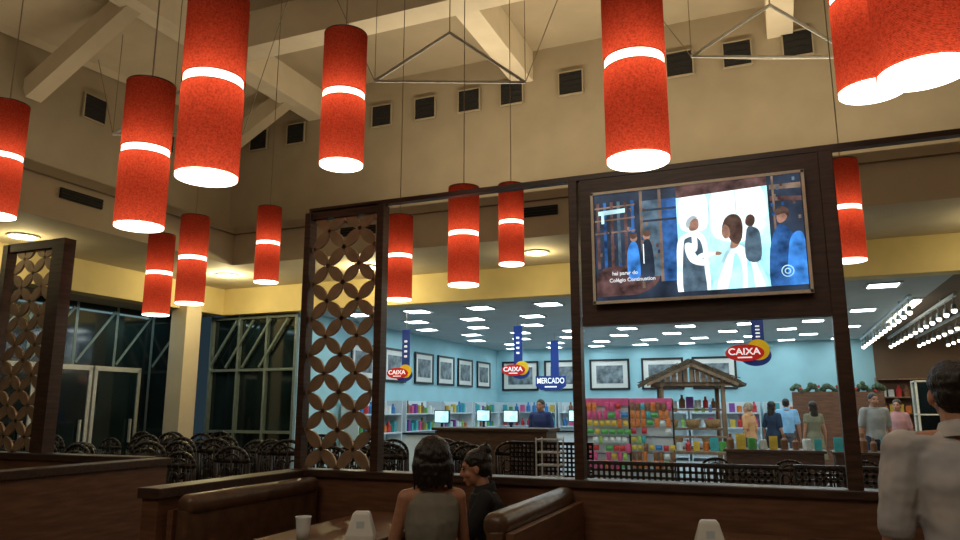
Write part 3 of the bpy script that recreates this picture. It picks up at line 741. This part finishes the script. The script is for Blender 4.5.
# ---------------------------------------------------------------- people
SK=mat('skin_warm',(.42,.20,.12),.55,noise=.12,scale=30,bump=.03)
SK2=mat('skin_fair',(.55,.30,.20),.55,noise=.1,scale=30,bump=.03)
HB=mat('hair_black',(.012,.008,.006),.4,noise=.6,scale=40,bump=.5,stretch=(3,3,.4))
HG=mat('hair_blond_grey',(.35,.28,.18),.5,noise=.4,scale=40,bump=.4,stretch=(3,3,.4))
EY=mat('eye_dark',(.02,.015,.012),.15,noise=0,bump=0)
LIP=mat('lips',(.35,.07,.06),.4,noise=.05,bump=0)
def cloth(n,c,b=.12): return mat('cloth_'+n,c,.85,noise=.12,scale=9,bump=b)
def person(label,loc,rz,h=1.7,fem=False,skin=SK,hair='short',hm=HB,top=None,bottom=None,sit=False,sleeve=.9,lean=0.0,hy=0.0,hp=0.0,vox=.013,arms=None,shoe=None,longskirt=False,folds=0,wide=1.0,fscale=.09):
    k=h/1.7
    e=thing('person',label,'person',loc,rz); e.scale=(k*wide,k,k)
    dz=(-.93+.56) if sit else 0
    def T(p):
        x,y,z=p; return (x,y+lean*max(0,z-.93),z+dz)
    sw=.145 if fem else .18
    def torso(b,g,z0=0,z1=9):
        R=[(.82,.13,.10),(.90,.165 if fem else .16,.12),(.97,.165 if fem else .155,.115),(1.07,.120 if fem else .145,.095),(1.17,.122 if fem else .155,.100 if fem else .105),(1.27,.137 if fem else .172,.118),(1.36,.135 if fem else .175,.10),(1.415,.100 if fem else .13,.075)]
        R=[r for r in R if z0<=r[0]<=z1]
        b.loft([(T((0,0,z))[0],T((0,0,z))[1],T((0,0,z))[2],rx+g,ry+g) for z,rx,ry in R])
    sh=[Vector(T((s_*sw,0,1.385))) for s_ in(-1,1)]
    if arms is None: arms=[((-.06,-.03,-.29),(-.08,.04,-.54)),((.06,-.03,-.29),(.08,.04,-.54))]
    el_=[sh[i]+Vector(arms[i][0]) for i in(0,1)]; wr_=[sh[i]+Vector(arms[i][1]) for i in(0,1)]
    hip=[Vector((s_*.088,0,.92+dz)) for s_ in(-1,1)]
    if sit: kn=[Vector((s_*.10,.43,.52)) for s_ in(-1,1)]; an=[Vector((s_*.10,.42,.09)) for s_ in(-1,1)]
    else: kn=[Vector((-.09,.05,.49)),Vector((.09,-.01,.49))]; an=[Vector((-.10,.04,.09)),Vector((.10,-.09,.09))]
    hc=Vector(T((0,.015+lean*.05,1.575)))
    HR=Matrix.Rotation(hy,3,'Z')@Matrix.Rotation(hp,3,'X')
    H=lambda p: HR@Vector(p)+hc
    a1,a2,a3=(.040,.032,.023) if fem else (.052,.041,.029)
    b=MB(); torso(b,0)
    b.cap(T((0,-.01,1.38)),hc+HR@Vector((0,-.02,-.05)),.052 if fem else .066,.044 if fem else .058)
    for i in(0,1):
        b.cap(Vector(T((0,-.005,1.41))),sh[i],.05,a1+.006)
        b.cap(sh[i],el_[i],a1+.004,a2); b.cap(el_[i],wr_[i],a2,a3)
        b.cap(hip[i],kn[i],.085,.055); b.cap(kn[i],an[i],.055,.037)
        b.cap(an[i],an[i]+Vector((0,.15,-.05)),.038,.03)
        d=(wr_[i]-el_[i]).normalized(); sx=Vector((0,1,0)) if abs(d.y)<.7 else Vector((1,0,0)); sx=(sx-d*sx.dot(d)).normalized(); pn=d.cross(sx)*(1 if i==1 else -1)
        Rm=Matrix((sx,pn,d)).transposed()
        b.ell(wr_[i]+d*.05,(.04,.018,.052),12,R=Rm)
        for q,(off,ln) in enumerate(((.030,.072),(.010,.080),(-.010,.074),(-.029,.058))):
            r0=wr_[i]+d*.088+sx*off; m1=r0+d*ln*.55-pn*.008; m2=m1+d*ln*.4-pn*.022
            b.cap(r0,m1,.0095,.0088,8); b.cap(m1,m2,.0088,.0078,8)
        th0=wr_[i]+d*.03+sx*.03; th1=th0+sx*.035+d*.03-pn*.01; b.cap(th0,th1,.012,.011,8); b.cap(th1,th1+d*.032+sx*.006-pn*.008,.011,.009,8)
    b.ell(H((0,-.012,.025)),(.074,.092,.088),18,R=HR); b.ell(H((0,.022,-.03)),(.058,.066,.082),16,R=HR)
    b.ell(H((0,.06,-.092)),(.026,.024,.022),12,R=HR)
    b.cap(H((0,.088,.015)),H((0,.106,-.025)),.009,.013,10); b.ell(H((0,.092,-.03)),(.018,.014,.010),10,R=HR)
    b.ell(H((0,.084,-.06)),(.024,.012,.008),10,R=HR); b.ell(H((0,.080,-.071)),(.021,.012,.008),10,R=HR)
    b.ell(H((0,.075,.035)),(.05,.014,.012),10,R=HR)
    for s_ in(-1,1):
        b.ell(H((s_*.076,-.005,-.01)),(.010,.020,.032),10,R=HR); b.ell(H((s_*.04,.06,-.03)),(.022,.022,.02),10,R=HR)
    b.obj('body',skin,e,remesh=vox,sm=2)
    b=MB(); b.ell(H((0,.094,-.0655)),(.022,.0045,.009),12,R=HR); b.obj('lips',LIP,e,smooth=True)
    for s_ in(-1,1):
        b=MB(); b.ell(H((s_*.031,.081,.012)),(.012,.008,.007),10,R=HR); b.obj('eye',EY,e,smooth=True)
    b=MB()
    if hair=='short':
        b.ell(H((0,-.026,.042)),(.084,.098,.088),18,R=HR); b.ell(H((0,-.05,.0)),(.078,.07,.075),16,R=HR)
    elif hair=='bob':
        b.ell(H((0,-.026,.030)),(.104,.112,.104),20,R=HR); b.ell(H((0,-.04,-.03)),(.120,.095,.09),20,R=HR); b.ell(H((0,-.045,-.07)),(.116,.078,.06),20,R=HR)
        random.seed(2)
        for q in range(16):
            t=math.pi+math.pi*q/15; p=Vector((.095*math.cos(t),-.04+.07*math.sin(t),-.06)); b.cap(H(p),H(p+Vector((random.uniform(-.012,.012),random.uniform(-.01,.01),-.06-random.uniform(0,.025)))),.022,.007,8)
    elif hair=='bun':
        b.ell(H((0,-.026,.042)),(.085,.098,.088),18,R=HR); b.ell(H((0,-.05,.0)),(.080,.07,.075),16,R=HR); b.ell(H((0,-.085,.105)),(.05,.05,.042),14,R=HR)
        b.cap(H((.02,-.09,-.04)),H((.02,-.095,-.10)),.02,.006,8); b.cap(H((-.02,-.10,.14)),H((-.03,-.13,.165)),.014,.004,8)
    elif hair=='long':
        b.ell(H((0,-.026,.042)),(.088,.100,.090),18,R=HR); b.ell(H((0,-.06,-.04)),(.088,.055,.12),16,R=HR); b.ell(H((0,-.085,-.15)),(.08,.04,.12),16,R=HR)
    b.obj('hair',hm,e,remesh=max(.006,vox*.7),sm=3,folds=.012 if vox<.01 else 0,fscale=.03)
    if top:
        b=MB(); torso(b,.014,.9,1.42)
        for i in(0,1):
            b.cap(Vector(T((0,-.005,1.405))),sh[i].lerp(Vector(T((0,0,1.4))),.25 if sleeve==0 else 0),.052,a1+(.018 if sleeve>0 else .004))
            if sleeve>0:
                t1=min(1,sleeve*2); p=sh[i].lerp(el_[i],t1); b.cap(sh[i],p,a1+.02,a2+.022)
                if sleeve>.5: b.cap(el_[i],el_[i].lerp(wr_[i],(sleeve-.5)*2),a2+.02,a3+.016)
        b.obj('shirt',top,e,remesh=vox,sm=3,folds=folds,fscale=fscale)
        if sleeve>0:
            b=MB(); n=28; c=Vector(T((0,-.006,1.43))); vs=[]
            prof=[(.070,.000),(.066,.035),(.070,.045),(.080,.012),(.088,-.012)]
            for r,z in prof:
                for q in range(n):
                    t=2*math.pi*q/n; vs.append(c+Vector((r*math.cos(t),r*.95*math.sin(t),z-.018*math.sin(t))))
            b.add(vs,[(j*n+q,j*n+(q+1)%n,(j+1)*n+(q+1)%n,(j+1)*n+q) for j in range(len(prof)-1) for q in range(n)])
            b.obj('collar',top,e,smooth=True)
    if bottom:
        b=MB()
        if sit: b.loft([(0,0,.82+dz,.15,.12),(0,0,.90+dz,.175,.13),(0,0,.98+dz,.17,.125)])
        else: torso(b,.012,.8,.98)
        for i in(0,1):
            b.cap(hip[i],kn[i],.098,.068)
            b.cap(kn[i],an[i].lerp(kn[i],.12),.068,.052)
        if longskirt: b.loft([(0,0,.5,.24,.2),(0,0,.95,.17,.13)])
        b.obj('trousers' if not longskirt else 'skirt',bottom,e,remesh=vox,sm=2)
    for i in(0,1):
        b=MB(); a=an[i]; b.cap(a+Vector((0,-.02,-.045)),a+Vector((0,.15,-.055)),.042,.035); b.obj('shoe',shoe or M['black'],e,smooth=True)
    return e
D=math.radians
SHIRT=mat('cloth_pale_grey_check',(.36,.37,.41),.85,noise=.1,scale=5,bump=.15,col2=(.52,.49,.47))
person('seated woman with dark bobbed hair and grey sleeveless top',(-1.72,3.50,0),D(36),h=1.66,fem=True,hair='bob',top=cloth('olive_grey',(.21,.20,.16)),bottom=cloth('denim',(.03,.05,.12)),sit=True,sleeve=0,lean=.0,vox=.008,folds=.014,wide=.97,
  arms=[((-.065,.05,-.27),(-.02,.20,-.40)),((.055,.07,-.27),(-.02,.22,-.38))],skin=SK)
person('seated woman in black top with dark bun, face in profile',(-1.64,4.25,0),D(112),h=1.53,fem=True,hair='bun',top=cloth('black',(.015,.015,.018)),bottom=cloth('dark_jeans',(.02,.03,.06)),sit=True,sleeve=.4,lean=.20,hp=-.2,vox=.008,folds=.008,
  arms=[((-.06,.12,-.25),(.04,.32,-.28)),((.06,.12,-.25),(-.02,.34,-.28))],skin=SK)
person('standing man in pale grey short-sleeved shirt seen from behind',(.56,2.88,0),D(5),h=1.61,skin=SK,hair='short',top=SHIRT,bottom=cloth('dark_jeans_b',(.02,.03,.06)),sleeve=.45,lean=.12,vox=.007,folds=.032,fscale=.14,wide=1.06)
person('woman with short fair hair and orange beige top',(-.66,15.6,0),D(60),h=1.55,fem=True,hair='short',hm=HG,top=cloth('apricot',(.65,.35,.16)),bottom=cloth('grey',(.1,.1,.12)),sleeve=.4,skin=SK2)
person('woman in dark top with dark hair',(-.23,16.5,0),D(-30),h=1.58,fem=True,hair='long',top=cloth('dark_blue',(.02,.04,.08)),bottom=cloth('black_b',(.02,.02,.02)),sleeve=.4)
person('person in light blue shirt seen from behind',(.05,18.0,0),D(0),h=1.65,hair='short',top=cloth('light_blue',(.25,.5,.75)),bottom=cloth('grey_b',(.1,.1,.12)),sleeve=.4)
person('woman with long dark hair and olive dress',(.52,15.7,0),D(20),h=1.57,fem=True,hair='long',top=cloth('olive',(.20,.19,.12)),bottom=cloth('olive_b',(.20,.19,.12)),sleeve=.2,longskirt=True)
person('man in grey t-shirt walking towards the restaurant',(1.45,14.4,0),D(200),h=1.70,hair='short',top=cloth('grey_tee',(.33,.34,.33)),bottom=cloth('dark_jeans_c',(.02,.03,.06)),sleeve=.4)
person('person in muted pink top with dark hair',(1.98,15.8,0),D(160),h=1.6,fem=True,hair='short',top=cloth('pink',(.5,.25,.25)),bottom=cloth('grey_c',(.1,.1,.12)),sleeve=.4)
person('cashier in navy shirt behind the counter',(-4.2,13.1,0),D(170),h=1.6,hair='short',top=cloth('navy',(.02,.04,.15)),bottom=cloth('black_c',(.02,.02,.02)),sleeve=.4)

# added warm area fills brightening the ceiling and dining hall, no fixtures modelled
light('AREA','ceiling_fill',(-1.5,9.4,4.5),145,(1,.84,.58),(9,.4),rot=(math.pi,0,0))
light('AREA','ceiling_fill',(-9.1,4,4.5),30,(1,.84,.58),(.4,11),rot=(math.pi,0,0))
light('AREA','ceiling_fill',(5.5,3,4.5),50,(1,.84,.58),(.4,9),rot=(math.pi,0,0))
light('AREA','hall_fill',(-1.5,-1.5,5.5),70,(1,.84,.64),(3,2),rot=(D(35),0,0))  # unseen fill added behind the camera to light the foreground
